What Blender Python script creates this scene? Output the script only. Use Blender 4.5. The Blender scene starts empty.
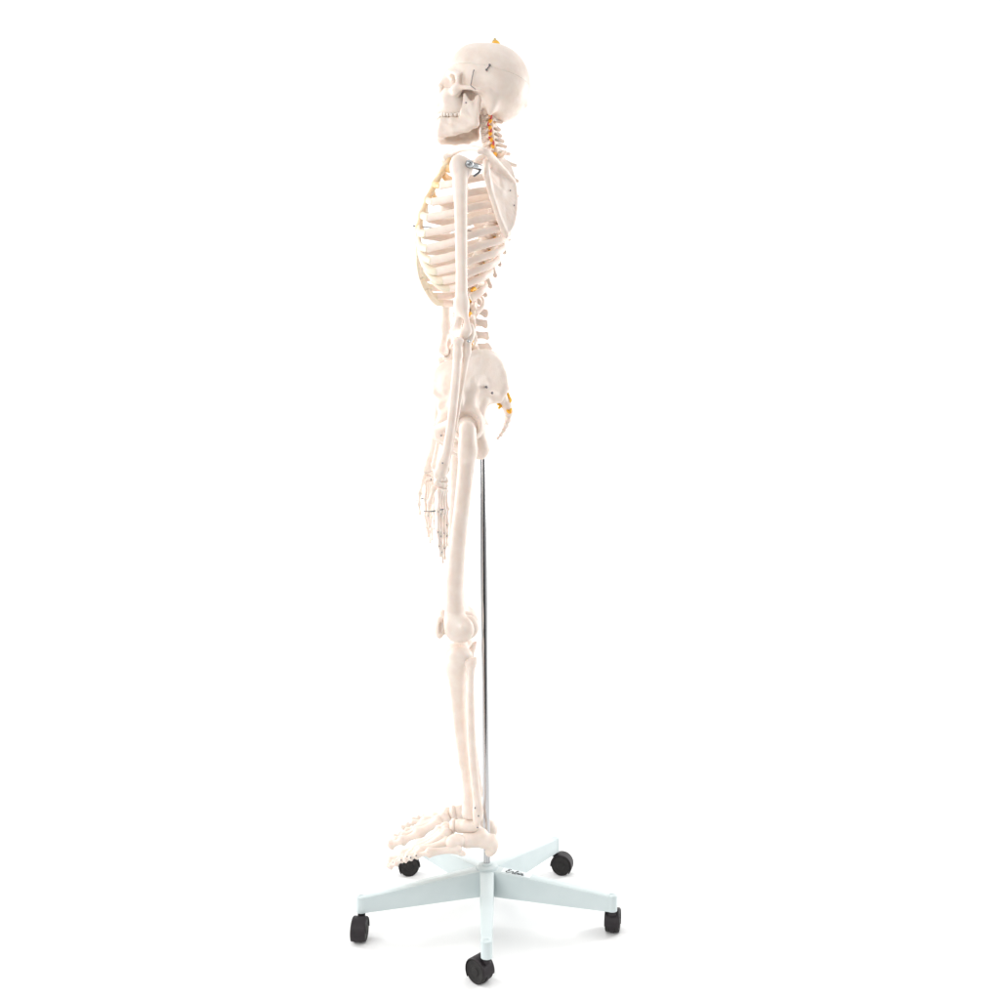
import bpy, math, random
import numpy as np

random.seed(4); rng = np.random.default_rng(4)
R = math.radians
scene = bpy.context.scene
COL = scene.collection

# ------------------------------------------------------------------ camera, world, lamps, exposure
FPX, DIST, HC, HY = 1005.0, 2.11, 0.99, 445.0      # focal length in photo pixels, distance, height, horizon row
cam_d = bpy.data.cameras.new('camera'); cam = bpy.data.objects.new('camera', cam_d); COL.objects.link(cam)
cam.location = (0, -DIST, HC); cam.rotation_euler = (R(90), 0, 0)
cam_d.sensor_width = 36.0; cam_d.lens = 36.0 * FPX / 1000.0
cam_d.shift_y = -(500.0 - HY) / 1000.0
cam_d.clip_end = 100; cam_d.clip_start = 0.05
scene.camera = cam

world = bpy.data.worlds.new('World'); scene.world = world; world.use_nodes = True
bg = world.node_tree.nodes['Background']
bg.inputs['Strength'].default_value = 0.78
# the studio around: white walls to the sides and behind the skeleton, the dark room behind the camera
_wn = world.node_tree.nodes; _wl = world.node_tree.links
_tc = _wn.new('ShaderNodeTexCoord'); _sx = _wn.new('ShaderNodeSeparateXYZ'); _cr = _wn.new('ShaderNodeValToRGB')
_mp = _wn.new('ShaderNodeMapRange'); _mp.inputs['From Min'].default_value = -1; _mp.inputs['From Max'].default_value = 1
_cr.color_ramp.elements[0].position = 0.10; _cr.color_ramp.elements[0].color = (0.05, 0.05, 0.052, 1)
_cr.color_ramp.elements[1].position = 0.26; _cr.color_ramp.elements[1].color = (1, 1, 1, 1)
_wl.new(_tc.outputs['Generated'], _sx.inputs['Vector']); _wl.new(_sx.outputs['Y'], _mp.inputs['Value'])
_wl.new(_mp.outputs['Result'], _cr.inputs['Fac']); _wl.new(_cr.outputs['Color'], bg.inputs['Color'])

def area(name, loc, target, size, power, col=(1, 1, 1), size_y=None):
    d = bpy.data.lights.new(name, 'AREA'); d.energy = power; d.color = col
    d.shape = 'RECTANGLE'; d.size = size; d.size_y = size_y or size
    o = bpy.data.objects.new(name, d); COL.objects.link(o); o.location = loc
    v = np.array(target, float) - np.array(loc, float)
    import mathutils
    o.rotation_euler = mathutils.Vector(v).to_track_quat('-Z', 'Y').to_euler()
    return o
area('softbox_key', (-2.6, -1.3, 2.4), (0, 0, 0.9), 1.4, 17, (1, 0.99, 0.97), 1.8)
area('softbox_top', (0.1, 0.1, 3.2), (0, 0, 0), 2.6, 9, (1, 1, 1))
area('added_fill', (-0.9, -3.0, 1.9), (0, 0, 0.8), 2.3, 56, (1, 0.99, 0.98))  # unseen area light, added to brighten the sides facing the camera
area('backdrop_lamp', (-3.1, 1.3, 1.8), (0.9, 3.3, 1.2), 0.8, 118, (1, 1, 1), 2.2)
area('backdrop_lamp', (3.1, 1.3, 1.8), (-0.9, 3.3, 1.2), 0.8, 118, (1, 1, 1), 2.2)

scene.view_settings.view_transform = 'Standard'; scene.view_settings.look = 'None'
scene.view_settings.exposure = 0.08; scene.view_settings.gamma = 1.0
scene.view_settings.use_curve_mapping = False

# ------------------------------------------------------------------ materials
def mat(name, col, rough=0.5, metal=0.0, sss=0.0, mottle=None, mscale=60, bump=0.0, bscale=300, coat=0.0, sss_scale=0.006):
    m = bpy.data.materials.new(name); m.use_nodes = True
    nt = m.node_tree; b = nt.nodes['Principled BSDF']
    b.inputs['Base Color'].default_value = (*col, 1); b.inputs['Roughness'].default_value = rough
    b.inputs['Metallic'].default_value = metal
    if sss:
        b.inputs['Subsurface Weight'].default_value = sss
        b.inputs['Subsurface Radius'].default_value = (1.0, 0.45, 0.25)
        b.inputs['Subsurface Scale'].default_value = sss_scale
    if coat:
        b.inputs['Coat Weight'].default_value = coat; b.inputs['Coat Roughness'].default_value = 0.25
    tc = nt.nodes.new('ShaderNodeTexCoord')
    if mottle:
        n = nt.nodes.new('ShaderNodeTexNoise'); n.inputs['Scale'].default_value = mscale; n.inputs['Detail'].default_value = 6
        r = nt.nodes.new('ShaderNodeValToRGB')
        r.color_ramp.elements[0].position = 0.32; r.color_ramp.elements[1].position = 0.68
        r.color_ramp.elements[0].color = (*mottle, 1); r.color_ramp.elements[1].color = (*col, 1)
        nt.links.new(tc.outputs['Object'], n.inputs['Vector']); nt.links.new(n.outputs['Fac'], r.inputs['Fac'])
        nt.links.new(r.outputs['Color'], b.inputs['Base Color'])
    if bump:
        n2 = nt.nodes.new('ShaderNodeTexNoise'); n2.inputs['Scale'].default_value = bscale; n2.inputs['Detail'].default_value = 5
        bp = nt.nodes.new('ShaderNodeBump'); bp.inputs['Strength'].default_value = bump; bp.inputs['Distance'].default_value = 0.002
        nt.links.new(tc.outputs['Object'], n2.inputs['Vector']); nt.links.new(n2.outputs['Fac'], bp.inputs['Height'])
        nt.links.new(bp.outputs['Normal'], b.inputs['Normal'])
    return m
BONE = mat('bone_plastic', (0.815, 0.722, 0.650), 0.42, sss=0.25, mottle=(0.755, 0.640, 0.560), mscale=45, bump=0.25, bscale=170)
TOOTH = mat('tooth_plastic', (0.80, 0.72, 0.65), 0.38)
STERN = mat('stained_breastbone', (0.78, 0.66, 0.50), 0.45, sss=0.3, mottle=(0.78, 0.55, 0.30), mscale=38)
CART = mat('cream_cartilage', (0.74, 0.675, 0.56), 0.45, sss=0.3, mottle=(0.72, 0.63, 0.48), mscale=30)
TAN = mat('tan_cartilage', (0.76, 0.48, 0.20), 0.45, sss=0.3, mottle=(0.80, 0.60, 0.34), mscale=40)
DISC = mat('disc_rubber', (0.78, 0.66, 0.60), 0.55, mottle=(0.72, 0.6, 0.55))
NERVE = mat('yellow_nerve', (0.90, 0.58, 0.05), 0.45, mottle=(0.88, 0.34, 0.02), mscale=120)
ARTERY = mat('red_artery', (0.60, 0.05, 0.05), 0.4)
STEEL = mat('steel', (0.40, 0.42, 0.43), 0.25, metal=1.0)
DARKSTEEL = mat('dark_steel', (0.20, 0.20, 0.21), 0.35, metal=1.0)
BRASS = mat('brass', (0.55, 0.42, 0.20), 0.35, metal=1.0)
CHROME = mat('chrome', (0.50, 0.50, 0.51), 0.16, metal=1.0)
PAINT = mat('pale_blue_powder_coat', (0.575, 0.645, 0.650), 0.33, mottle=(0.545, 0.62, 0.626), mscale=25, bump=0.06, bscale=900, coat=0.2)
BLACK = mat('black_plastic', (0.020, 0.015, 0.018), 0.5, mottle=(0.015, 0.012, 0.014), mscale=90, bump=0.1, bscale=600)
RUBBER = mat('black_rubber', (0.014, 0.013, 0.013), 0.6, mottle=(0.022, 0.020, 0.019), mscale=120)
STICK = mat('white_sticker', (0.70, 0.76, 0.77), 0.35)
INK = mat('black_ink', (0.03, 0.04, 0.045), 0.5)
for _m in (BLACK, RUBBER): _m.node_tree.nodes['Principled BSDF'].inputs['Specular IOR Level'].default_value = 0.3
WHITE = mat('white_paper', (0.90, 0.90, 0.895), 0.7, mottle=(0.885, 0.885, 0.885), mscale=3)

# ------------------------------------------------------------------ the setting: a white paper sweep
def raw_mesh(name, verts, faces, m, smooth=True):
    me = bpy.data.meshes.new(name); me.from_pydata([tuple(v) for v in verts], [], [tuple(f) for f in faces]); me.update()
    me.materials.append(m)
    if smooth: me.polygons.foreach_set('use_smooth', [True] * len(me.polygons))
    return me
def link(name, me):
    o = bpy.data.objects.new(name, me); COL.objects.link(o); return o
fl = link('floor', raw_mesh('floor', [(-11, -1.15, 0), (11, -1.15, 0), (11, 2.6, 0), (-11, 2.6, 0)], [(0, 1, 2, 3)], WHITE)); fl['kind'] = 'structure'
vs, fs = [], []
prof = [(2.6, 0.0)] + [(2.6 + 0.9 * math.sin(R(a)), 0.9 - 0.9 * math.cos(R(a))) for a in range(6, 91, 6)] + [(3.5, 4.5)]
for (y, z) in prof: vs += [(-11, y, z), (11, y, z)]
for i in range(len(prof) - 1): fs.append((2 * i, 2 * i + 1, 2 * i + 3, 2 * i + 2))
bd = link('backdrop', raw_mesh('backdrop', vs, fs, WHITE)); bd['kind'] = 'structure'

# ------------------------------------------------------------------ helpers
class Frame:                     # the skeleton's own plane of symmetry: x backwards, y to its right, turned by a about the upright
    def __init__(s, px0, deg): s.a = R(deg); s.x0 = (px0 - 500) / FPX * DIST; s.c, s.s = math.cos(s.a), math.sin(s.a)
    def P(s, px, py, L=0.0):     # the point L metres to the skeleton's left of the plane, seen at (px, py) from the left side
        k = (px - 500) / FPX     # X = k*(Y+D);  X = x0 + t*c + L*s ; Y = t*s - L*c
        t = (k * (DIST - L * s.c) - s.x0 - L * s.s) / (s.c - k * s.s)
        X, Y = s.x0 + t * s.c + L * s.s, t * s.s - L * s.c
        return np.array([X, Y, HC - (py - HY) / FPX * (Y + DIST)])
    def mirror(s, v):            # reflect across the plane
        v = np.asarray(v, float); n = np.array([s.s, -s.c, 0]); d = (v - np.array([s.x0, 0, 0])) @ n
        return v - 2 * np.multiply.outer(d, n)
    def axes(s): return np.array([s.c, s.s, 0]), np.array([s.s, -s.c, 0]), np.array([0, 0, 1.0])   # back, left, up
UP = Frame(485, 7.4); LOW = Frame(478, -2.0); HEAD = Frame(485, 0.0); HIP = Frame(478, 13.0)

def thing(name, label, cat, loc):
    o = bpy.data.objects.new(name, None); COL.objects.link(o); o.location = loc; o.empty_display_size = 0.1
    o['label'] = label; o['category'] = cat; return o
WC = {}                          # world position of every object made
def put(name, verts, faces, m, parent, smooth=True, label=None, mats=None, mi=None, sharp=None):
    verts = np.asarray(verts, float); c = (verts.min(0) + verts.max(0)) / 2
    me = raw_mesh(name, verts - c, faces, m, smooth)
    if sharp is not None: me.set_sharp_from_angle(angle=R(sharp))
    o = link(name, me); o.parent = parent
    pc = WC.get(parent.name, np.array(parent.location)); o.location = c - pc; WC[o.name] = c
    if label: o['label'] = label
    return o

# --- implicit surfaces (rounded cones, plates, ellipsoids melted together), then surface nets
class Sdf:
    def __init__(s, h=0.0014, k=0.006): s.ops = []; s.h = h; s.k = k
    def add(s, f, lo, hi, op, k): s.ops.append((f, np.array(lo, float), np.array(hi, float), op, s.k if k is None else k)); return s
    def cone(s, a, b, ra, rb=None, op='u', k=None):
        a, b = np.array(a, float), np.array(b, float); rb = ra if rb is None else rb; r = max(ra, rb)
        def f(p):
            ba = b - a; t = np.clip(((p - a) @ ba) / max(ba @ ba, 1e-12), 0, 1)
            return np.linalg.norm(p - a - t[..., None] * ba, axis=-1) - (ra + (rb - ra) * t)
        return s.add(f, np.minimum(a, b) - r, np.maximum(a, b) + r, op, k)
    def chain(s, pts, rs, op='u', k=None):
        pts = np.array(pts, float); rs = np.full(len(pts), rs) if np.isscalar(rs) else np.array(rs, float)
        if len(pts) > 2:         # one smooth bent limb, not a string of sausages
            n = 4 * (len(pts) - 1) + 1 if len(pts) < 12 else len(pts)
            q = crom(np.c_[pts, rs], n); pts, rs = q[:, :3], np.maximum(q[:, 3], rs.min() * .8)
        def f(p):
            d = None
            for i in range(len(pts) - 1):
                a, ba = pts[i], pts[i + 1] - pts[i]; t = np.clip(((p - a) @ ba) / max(ba @ ba, 1e-12), 0, 1)
                e = np.linalg.norm(p - a - t[..., None] * ba, axis=-1) - (rs[i] + (rs[i + 1] - rs[i]) * t)
                d = e if d is None else np.minimum(d, e)
            return d
        m = rs.max()
        return s.add(f, pts.min(0) - m, pts.max(0) + m, op, k)
    def ell(s, c, r, op='u', k=None, ax=None):
        c = np.array(c, float); r = np.array(r, float); M = np.eye(3) if ax is None else np.array(ax)
        m = r.max()
        def f(p):
            q = (p - c) @ M.T; k0 = np.linalg.norm(q / r, axis=-1); k1 = np.linalg.norm(q / (r * r), axis=-1)
            return k0 * (k0 - 1) / np.maximum(k1, 1e-9)
        return s.add(f, c - m, c + m, op, k)
    def tri(s, a, b, c, r, op='u', k=None):
        a, b, c = [np.array(x, float) for x in (a, b, c)]
        def f(p):
            ba, cb, ac = b - a, c - b, a - c; n = np.cross(ba, ac); pa, pb, pc = p - a, p - b, p - c
            def seg(e, q): t = np.clip((q @ e) / (e @ e), 0, 1); w = q - t[..., None] * e; return (w * w).sum(-1)
            ins = (np.sign(pa @ np.cross(ba, n)) + np.sign(pb @ np.cross(cb, n)) + np.sign(pc @ np.cross(ac, n))) < 2
            return np.sqrt(np.where(ins, np.minimum(np.minimum(seg(ba, pa), seg(cb, pb)), seg(ac, pc)), (pa @ n) ** 2 / (n @ n))) - r
        return s.add(f, np.minimum(np.minimum(a, b), c) - r, np.maximum(np.maximum(a, b), c) + r, op, k)
    def fan(s, q, pts, r, op='u', k=None):
        for i in range(len(pts) - 1): s.tri(q, pts[i], pts[i + 1], r, op, k)
        return s
    def half(s, p0, n, op='s'):
        p0 = np.array(p0, float); n = np.array(n, float); n /= np.linalg.norm(n)
        return s.add(lambda p: (p - p0) @ n, [-9] * 3, [9] * 3, op, 0)
    def mesh(s, smooth=1):
        h = s.h
        us = [o for o in s.ops if o[3] == 'u']
        lo = np.min([o[1] for o in us], 0) - 3 * h - 0.002; hi = np.max([o[2] for o in us], 0) + 3 * h + 0.002
        n = np.ceil((hi - lo) / h).astype(int) + 1
        D = np.full(n, 1.0, np.float32)
        for f, a, b, op, k in s.ops:
            i0 = np.clip(np.floor((a - k - 2.5 * h - lo) / h).astype(int), 0, n); i1 = np.clip(np.ceil((b + k + 2.5 * h - lo) / h).astype(int) + 1, 0, n)
            if (i1 <= i0).any(): continue
            g = np.stack(np.meshgrid(*[lo[j] + h * np.arange(i0[j], i1[j]) for j in range(3)], indexing='ij'), -1)
            d = f(g).astype(np.float32); sl = tuple(slice(i0[j], i1[j]) for j in range(3)); A = D[sl]
            if op == 'u':
                if k > 0: t = np.maximum(k - np.abs(A - d), 0) / k; D[sl] = np.minimum(A, d) - t * t * k * 0.25
                else: D[sl] = np.minimum(A, d)
            else:
                d = -d
                if k > 0: t = np.maximum(k - np.abs(A - d), 0) / k; D[sl] = np.maximum(A, d) + t * t * k * 0.25
                else: D[sl] = np.maximum(A, d)
        return nets(D, lo, h, smooth)

def nets(D, lo, h, smooth=1):
    ins = D < 0; nx, ny, nz = D.shape
    acc = np.zeros((nx - 1, ny - 1, nz - 1, 3), np.float32); cnt = np.zeros((nx - 1, ny - 1, nz - 1), np.float32)
    E = [(0, 1, 0), (0, 0, 1)]
    import itertools
    for ax in range(3):
        o = [i for i in range(3) if i != ax]
        for (u, v) in itertools.product((0, 1), (0, 1)):
            s0 = [None] * 3; s1 = [None] * 3
            s0[ax] = slice(0, -1); s1[ax] = slice(1, None)
            for q, w in ((o[0], u), (o[1], v)):
                sl = slice(w, D.shape[q] - 1 + w); s0[q] = sl; s1[q] = sl
            a, b = D[tuple(s0)], D[tuple(s1)]; cr = (a < 0) != (b < 0)
            t = np.where(cr, a / np.where(cr, a - b, 1), 0)
            off = np.zeros(a.shape + (3,), np.float32); off[..., ax] = t; off[..., o[0]] = u; off[..., o[1]] = v
            acc += off * cr[..., None]; cnt += cr
    act = cnt > 0; idx = -np.ones(cnt.shape, int); idx[act] = np.arange(act.sum())
    base = np.argwhere(act); V = lo + h * (base + acc[act] / cnt[act][:, None])
    F = []
    for ax in range(3):
        o1, o2 = (ax + 1) % 3, (ax + 2) % 3
        s0 = [slice(None)] * 3; s1 = [slice(None)] * 3; s0[ax] = slice(0, -1); s1[ax] = slice(1, None)
        a, b = ins[tuple(s0)], ins[tuple(s1)]; e = np.argwhere(a != b)
        e = e[(e[:, o1] > 0) & (e[:, o2] > 0) & (e[:, o1] < cnt.shape[o1]) & (e[:, o2] < cnt.shape[o2])]
        u1 = np.eye(3, dtype=int)[o1]; u2 = np.eye(3, dtype=int)[o2]
        q = [e - u1 - u2, e - u2, e, e - u1]
        q = np.stack([idx[tuple(x.T)] for x in q], 1)
        fl_ = ~a[tuple(e.T)]; q[fl_] = q[fl_][:, ::-1]; F.append(q)
    F = np.concatenate(F)
    for _ in range(smooth):
        S = np.zeros_like(V); N = np.zeros(len(V))
        for i in range(4):
            a, b = F[:, i], F[:, (i + 1) % 4]
            np.add.at(S, a, V[b]); np.add.at(N, a, 1); np.add.at(S, b, V[a]); np.add.at(N, b, 1)
        V = 0.5 * V + 0.5 * S / N[:, None]
    return V, F

def crom(pts, n):                # smooth curve through the points, with any number of columns
    p = np.asarray(pts, float); p = np.vstack([2 * p[0] - p[1], p, 2 * p[-1] - p[-2]]); out = []
    m = len(p) - 3
    for u in np.linspace(0, m, n):
        i = min(int(u), m - 1); t = u - i; a, b, c, d = p[i:i + 4]
        out.append(0.5 * (2 * b + (c - a) * t + (2 * a - 5 * b + 4 * c - d) * t * t + (3 * b - a - 3 * c + d) * t ** 3))
    return np.array(out)
def tube(path, ra, rb=None, up=(0, 0, 1), seg=10, caps=True):
    """sweep: ra across (perpendicular to up), rb along up; radii may be arrays"""
    path = np.asarray(path, float); n = len(path)
    ra = np.full(n, ra) if np.isscalar(ra) else np.asarray(ra, float); rb = ra if rb is None else (np.full(n, rb) if np.isscalar(rb) else np.asarray(rb, float))
    T = np.gradient(path, axis=0); T /= np.linalg.norm(T, axis=1)[:, None] + 1e-12
    up = np.array(up, float); ups = np.tile(up, (n, 1)) if up.ndim == 1 else up
    S = np.cross(T, ups); S /= np.linalg.norm(S, axis=1)[:, None] + 1e-9; U = np.cross(S, T)
    an = np.arange(seg) * 2 * math.pi / seg; V = []
    pp, aa, bb, TT, SS, UU = path, ra, rb, T, S, U
    if caps:                     # rounded ends
        r0, r1 = min(ra[0], rb[0]), min(ra[-1], rb[-1])
        pp = np.vstack([path[0] - T[0] * r0 * 0.75, path[0] - T[0] * r0 * 0.45, path, path[-1] + T[-1] * r1 * 0.45, path[-1] + T[-1] * r1 * 0.75])
        aa = np.r_[ra[0] * .3, ra[0] * .8, ra, ra[-1] * .8, ra[-1] * .3]; bb = np.r_[rb[0] * .3, rb[0] * .8, rb, rb[-1] * .8, rb[-1] * .3]
        SS = np.vstack([S[:1], S[:1], S, S[-1:], S[-1:]]); UU = np.vstack([U[:1], U[:1], U, U[-1:], U[-1:]])
    for i in range(len(pp)):
        V.append(pp[i] + np.outer(np.cos(an) * aa[i], SS[i]) + np.outer(np.sin(an) * bb[i], UU[i]))
    F = []
    for i in range(len(pp) - 1):
        for j in range(seg):
            k = (j + 1) % seg; F.append((i * seg + j, i * seg + k, (i + 1) * seg + k, (i + 1) * seg + j))
    F.append(tuple(range(seg - 1, -1, -1))); F.append(tuple((len(pp) - 1) * seg + j for j in range(seg)))
    return np.vstack(V), F
def join(*ms):
    V, F, o = [], [], 0
    for v, f in ms:
        V.append(np.asarray(v, float)); F += [tuple(int(i) + o for i in q) for q in f]; o += len(v)
    return np.vstack(V), F
def flip(F): return [tuple(reversed([int(i) for i in q])) for q in F]
def ball(c, r, n=8):
    V, F = tube(np.array([np.array(c) + np.array([0, 0, z]) * r for z in np.cos(np.linspace(math.pi * .92, math.pi * .08, n))]),
                r * np.sin(np.linspace(math.pi * .92, math.pi * .08, n)), up=(1, 0, 0), seg=10, caps=False)
    return V, F
def bonelet(a, b, r, head=1.25, waist=0.7, flat=1.0, up=(0, 0, 1)):
    a, b = np.array(a, float), np.array(b, float); t = np.linspace(0, 1, 9)
    pr = r * (waist + (head - waist) * np.abs(2 * t - 1) ** 2.2)
    path = a + np.outer(t, b - a); d = (b - a) / (np.linalg.norm(b - a) + 1e-9)
    if abs(d @ np.array(up)) > 0.9: up = (0, 1, 0)
    return tube(path, pr, pr * flat, up=up, seg=9)
def rod(a, b, r, seg=10): return tube(np.array([a, (np.array(a) + np.array(b)) / 2, b]), r, up=(0.1, 0.3, 1) if abs((np.array(b) - np.array(a))[2]) < 0.8 * np.linalg.norm(np.array(b) - np.array(a)) else (0, 1, 0), seg=seg)

def pair(name, mesh, m, parent, fr, **kw):     # the near bone, then its mirror image on the far side
    V, F = mesh; a = put(name, V, F, m, parent, **kw)
    b = put(name, fr.mirror(V), flip(F), m, parent, **kw); return a, b

# ================================================================== the skeleton
S = thing('skeleton_model', 'white life-size plastic human skeleton hanging upright, facing left', 'skeleton', tuple(UP.P(485, 858, 0)))
H, U, L = HEAD.P, UP.P, LOW.P
hb, hl, hu = HEAD.axes()
HAX = np.array([hb, hl, hu])

# ---- skull
def skull_sdf(cap):
    s = Sdf(0.0013, 0.008)
    s.ell(H(490, 82), (.0825, .0705, .0775), ax=HAX)
    s.ell(H(475, 72.5), (.054, .056, .0575), ax=HAX)
    s.ell(H(500, 92), (.058, .062, .060), ax=HAX, k=.02)
    s.ell(H(464, 113), (.040, .10, .040), 's', .012, HAX)           # open skull base in front
    s.ell(H(491, 124), (.020, .040, .014), 's', .01, HAX)
    for sg in (1, -1):
        m = (lambda v: v) if sg == 1 else HEAD.mirror
        def h(x, y, l): return m(H(x, y, l))
        s.chain([h(449.5, 75, 0), h(451, 73, .022), h(455.5, 73.5, .040), h(459, 77, .050)], [.007, .007, .006, .0055])   # brow
        s.chain([h(459, 77, .050), h(457.8, 84, .051), h(457, 89, .050)], [.0055, .005, .007])
        s.ell(h(462.6, 79.3, .058), (.0052, .0110, .019), 's', .003, HAX)                                                   # temple hollow
        s.chain([h(456, 89, .048), h(462, 87.8, .058), h(470, 87.5, .066), h(479, 90, .067), h(487, 92, .062)], [.0085, .0052, .0042, .0045, .006])
        s.chain([h(450, 93, .034), h(456, 91.5, .046)], [.010, .010])                                                  # cheek
        s.ell(h(450, 99, .022), (.021, .020, .027), ax=HAX)
        s.ell(h(453, 104, .022), (.018, .014, .018), ax=HAX); s.ell(h(456, 104.5, .0245), (.0185, .0150, .021), ax=HAX)
        s.chain([h(439.8, 109, .004), h(443.2, 109, .018), h(453, 109.5, .027), h(462, 109, .029)], .0075)              # upper jaw rim
        s.chain([h(492, 101, .052), h(491.5, 107, .052), h(490, 113, .0505)], [.012, .010, .0050], k=.020)                      # mastoid
        s.chain([h(466, 95, .012), h(468, 104, .016), h(467, 111, .018)], [.010, .006, .004])
        s.cone(h(482, 104, .048), h(478, 117, .040), .003, .0015)
        s.ell(h(451, 81.5, .034), (.017, .0145, .0145), 's', .004, HAX)                                                # eye socket
        s.cone(h(451, 81.5, .033), h(463, 83, .018), .012, .007, 's', .004)
        s.ell(h(481.5, 98.5, .064), (.0045, .008, .005), 's', .003, HAX)
    s.chain([H(470, 96, 0), H(486, 104, 0), H(494, 112, 0)], [.016, .016, .014])
    s.chain([H(447, 79.5), H(442.5, 83), H(438.5, 87.5)], [.0075, .0055, .0038])
    s.ell(H(451, 82), (.0165, .0135, .028), ax=HAX); s.chain([H(442.8, 99), H(441.6, 105), H(441.2, 110)], .0085)
    s.chain([H(447, 98.5), H(440.5, 101.5), H(438.6, 101)], [.008, .0035, .002])
    s.ell(H(438.5, 94), (.016, .0105, .0125), 's', .003, HAX)
    for sg in (1, -1):
        m = (lambda v: v) if sg == 1 else HEAD.mirror
        s.chain([m(H(*p)) for p in ((440.8, 87.5, .007), (440.6, 94, .0115), (440.2, 102, .0115), (439.8, 109, .008))], [.0036, .0042, .0046, .0055])
        s.cone(m(H(456, 97.6, .050)), m(H(466, 92.5, .052)), .0040, .0085, 's', .003)
    # sutures: shallow grooves on the surface
    for pts in ([(468, 84, .0690), (469, 74, .0695), (476, 68, .0700), (487, 69, .0722), (496, 76, .0722), (500, 86, .0715), (500, 93, .071)],
                [(500, 93, .0715), (507, 92, .069), (514, 88, .063), (520, 79, .053)], [(500, 93, .0715), (498.5, 101, .0695), (503, 106, .0655)]):
        q = crom([H(*p) for p in pts], 40); q += np.cumsum(rng.normal(0, .0004, q.shape), 0) * 0.3
        for sd in (q, HEAD.mirror(q)): s.chain(sd[::2], .0016, 's', .0012)
    s.chain([H(521, 100, 0), H(525.5, 104.5, 0)], [.010, .004], k=.01)
    n = np.array([math.sin(R(14)), 0, math.cos(R(14))])           # saw cut of the removable cap
    c = H(485, 65.2, .070)
    if cap: s.half(c + n * .00035, -n)
    else: s.half(c - n * .00035, n)
    return s
V, F = skull_sdf(False).mesh(); SK = put('skull', V, F, BONE, S)
V, F = skull_sdf(True).mesh(); CAP = put('skull_cap', V, F, BONE, SK)

# ---- jaw
s = Sdf(0.0012, 0.007)
for sg in (1, -1):
    m = (lambda v: v) if sg == 1 else HEAD.mirror
    def h(x, y, l): return m(H(x, y, l))
    ct, cb, c2t, c2b = h(439.6, 121, 0), h(437.8, 134.6, 0), h(442.3, 120.5, .019), h(440.5, 134.6, .021)
    mt, mb, nt_, nb = h(452, 120.5, .028), h(454, 131.8, .034), h(462, 119.5, .033), h(467, 128.2, .042)
    G, rt, co, no, kd = h(475.5, 123.5, .047), h(463, 112, .042), h(464.5, 94.5, .046), h(471, 104.5, .047), h(478.5, 98, .048)
    for a, b, c, d in ((ct, cb, c2b, c2t), (c2t, c2b, mb, mt), (mt, mb, nb, nt_), (nt_, nb, G, rt)):
        s.tri(a, b, c, .0048); s.tri(a, c, d, .0048)
    s.tri(rt, G, no, .0036); s.tri(rt, no, co, .003); s.tri(no, G, kd, .0036)
    s.chain([cb, c2b, mb, nb, G], [.0055, .005, .0042, .004, .004], k=.009)
    s.cone(G, kd, .0036, .0042); s.cone(kd, h(478.5, 97, .040), .0045, .004)
s.cone(H(439.0, 134, -.013), H(439.0, 134, .013), .0066)
V, F = s.mesh(); JAW = put('jaw', V, F, BONE, S)

def teeth(y0, y1, out, flare):
    out -= 0.6
    path = crom([H(439.6 - out, (y0 + y1) / 2, 0), H(440.6 - out, (y0 + y1) / 2, .009), H(444.2 - out, (y0 + y1) / 2, .0185), H(452.5, (y0 + y1) / 2, .0265), H(462, (y0 + y1) / 2, .0305)], 200)
    d = np.r_[0, np.cumsum(np.linalg.norm(np.diff(path, axis=0), axis=1))]; ms = []
    ws = [.0078, .0066, .0072, .0068, .0068, .0092, .0086, .008] if flare else [.0056, .006, .0068, .007, .0072, .0098, .009, .0085]
    p = 0
    for w in ws:
        i = int(np.searchsorted(d, p + w / 2)); i = min(i, 197); c = path[i]; t = path[i + 1] - path[i]; t /= np.linalg.norm(t); o = np.cross(t, hu)
        zt = (y1 - y0) * DIST / FPX
        nr = 9; V = []
        for a in np.linspace(-1, 1, nr):
            q = max(0.05, 1 - abs(a) ** 5) ** 0.5 * (1 - .12 * a * (1 if flare else -1) * -1)
            for b in np.arange(10) * 2 * math.pi / 10:
                cb_, sb_ = math.cos(b), math.sin(b)
                V.append(c + t * w * .47 * q * abs(cb_) ** .6 * np.sign(cb_) + o * .0036 * q * abs(sb_) ** .7 * np.sign(sb_) + hu * a * zt / 2)
        F = [(r * 10 + j, r * 10 + (j + 1) % 10, (r + 1) * 10 + (j + 1) % 10, (r + 1) * 10 + j) for r in range(nr - 1) for j in range(10)]
        F += [tuple(range(9, -1, -1)), tuple((nr - 1) * 10 + j for j in range(10))]
        ms += [(np.array(V), F), (HEAD.mirror(np.array(V)), flip(F))]; p += w
    return join(*ms)
put('upper_teeth', *teeth(111.5, 117.0, 0.6, True), TOOTH, SK)
put('lower_teeth', *teeth(117.2, 122.5, 0.0, False), TOOTH, JAW)

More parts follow.
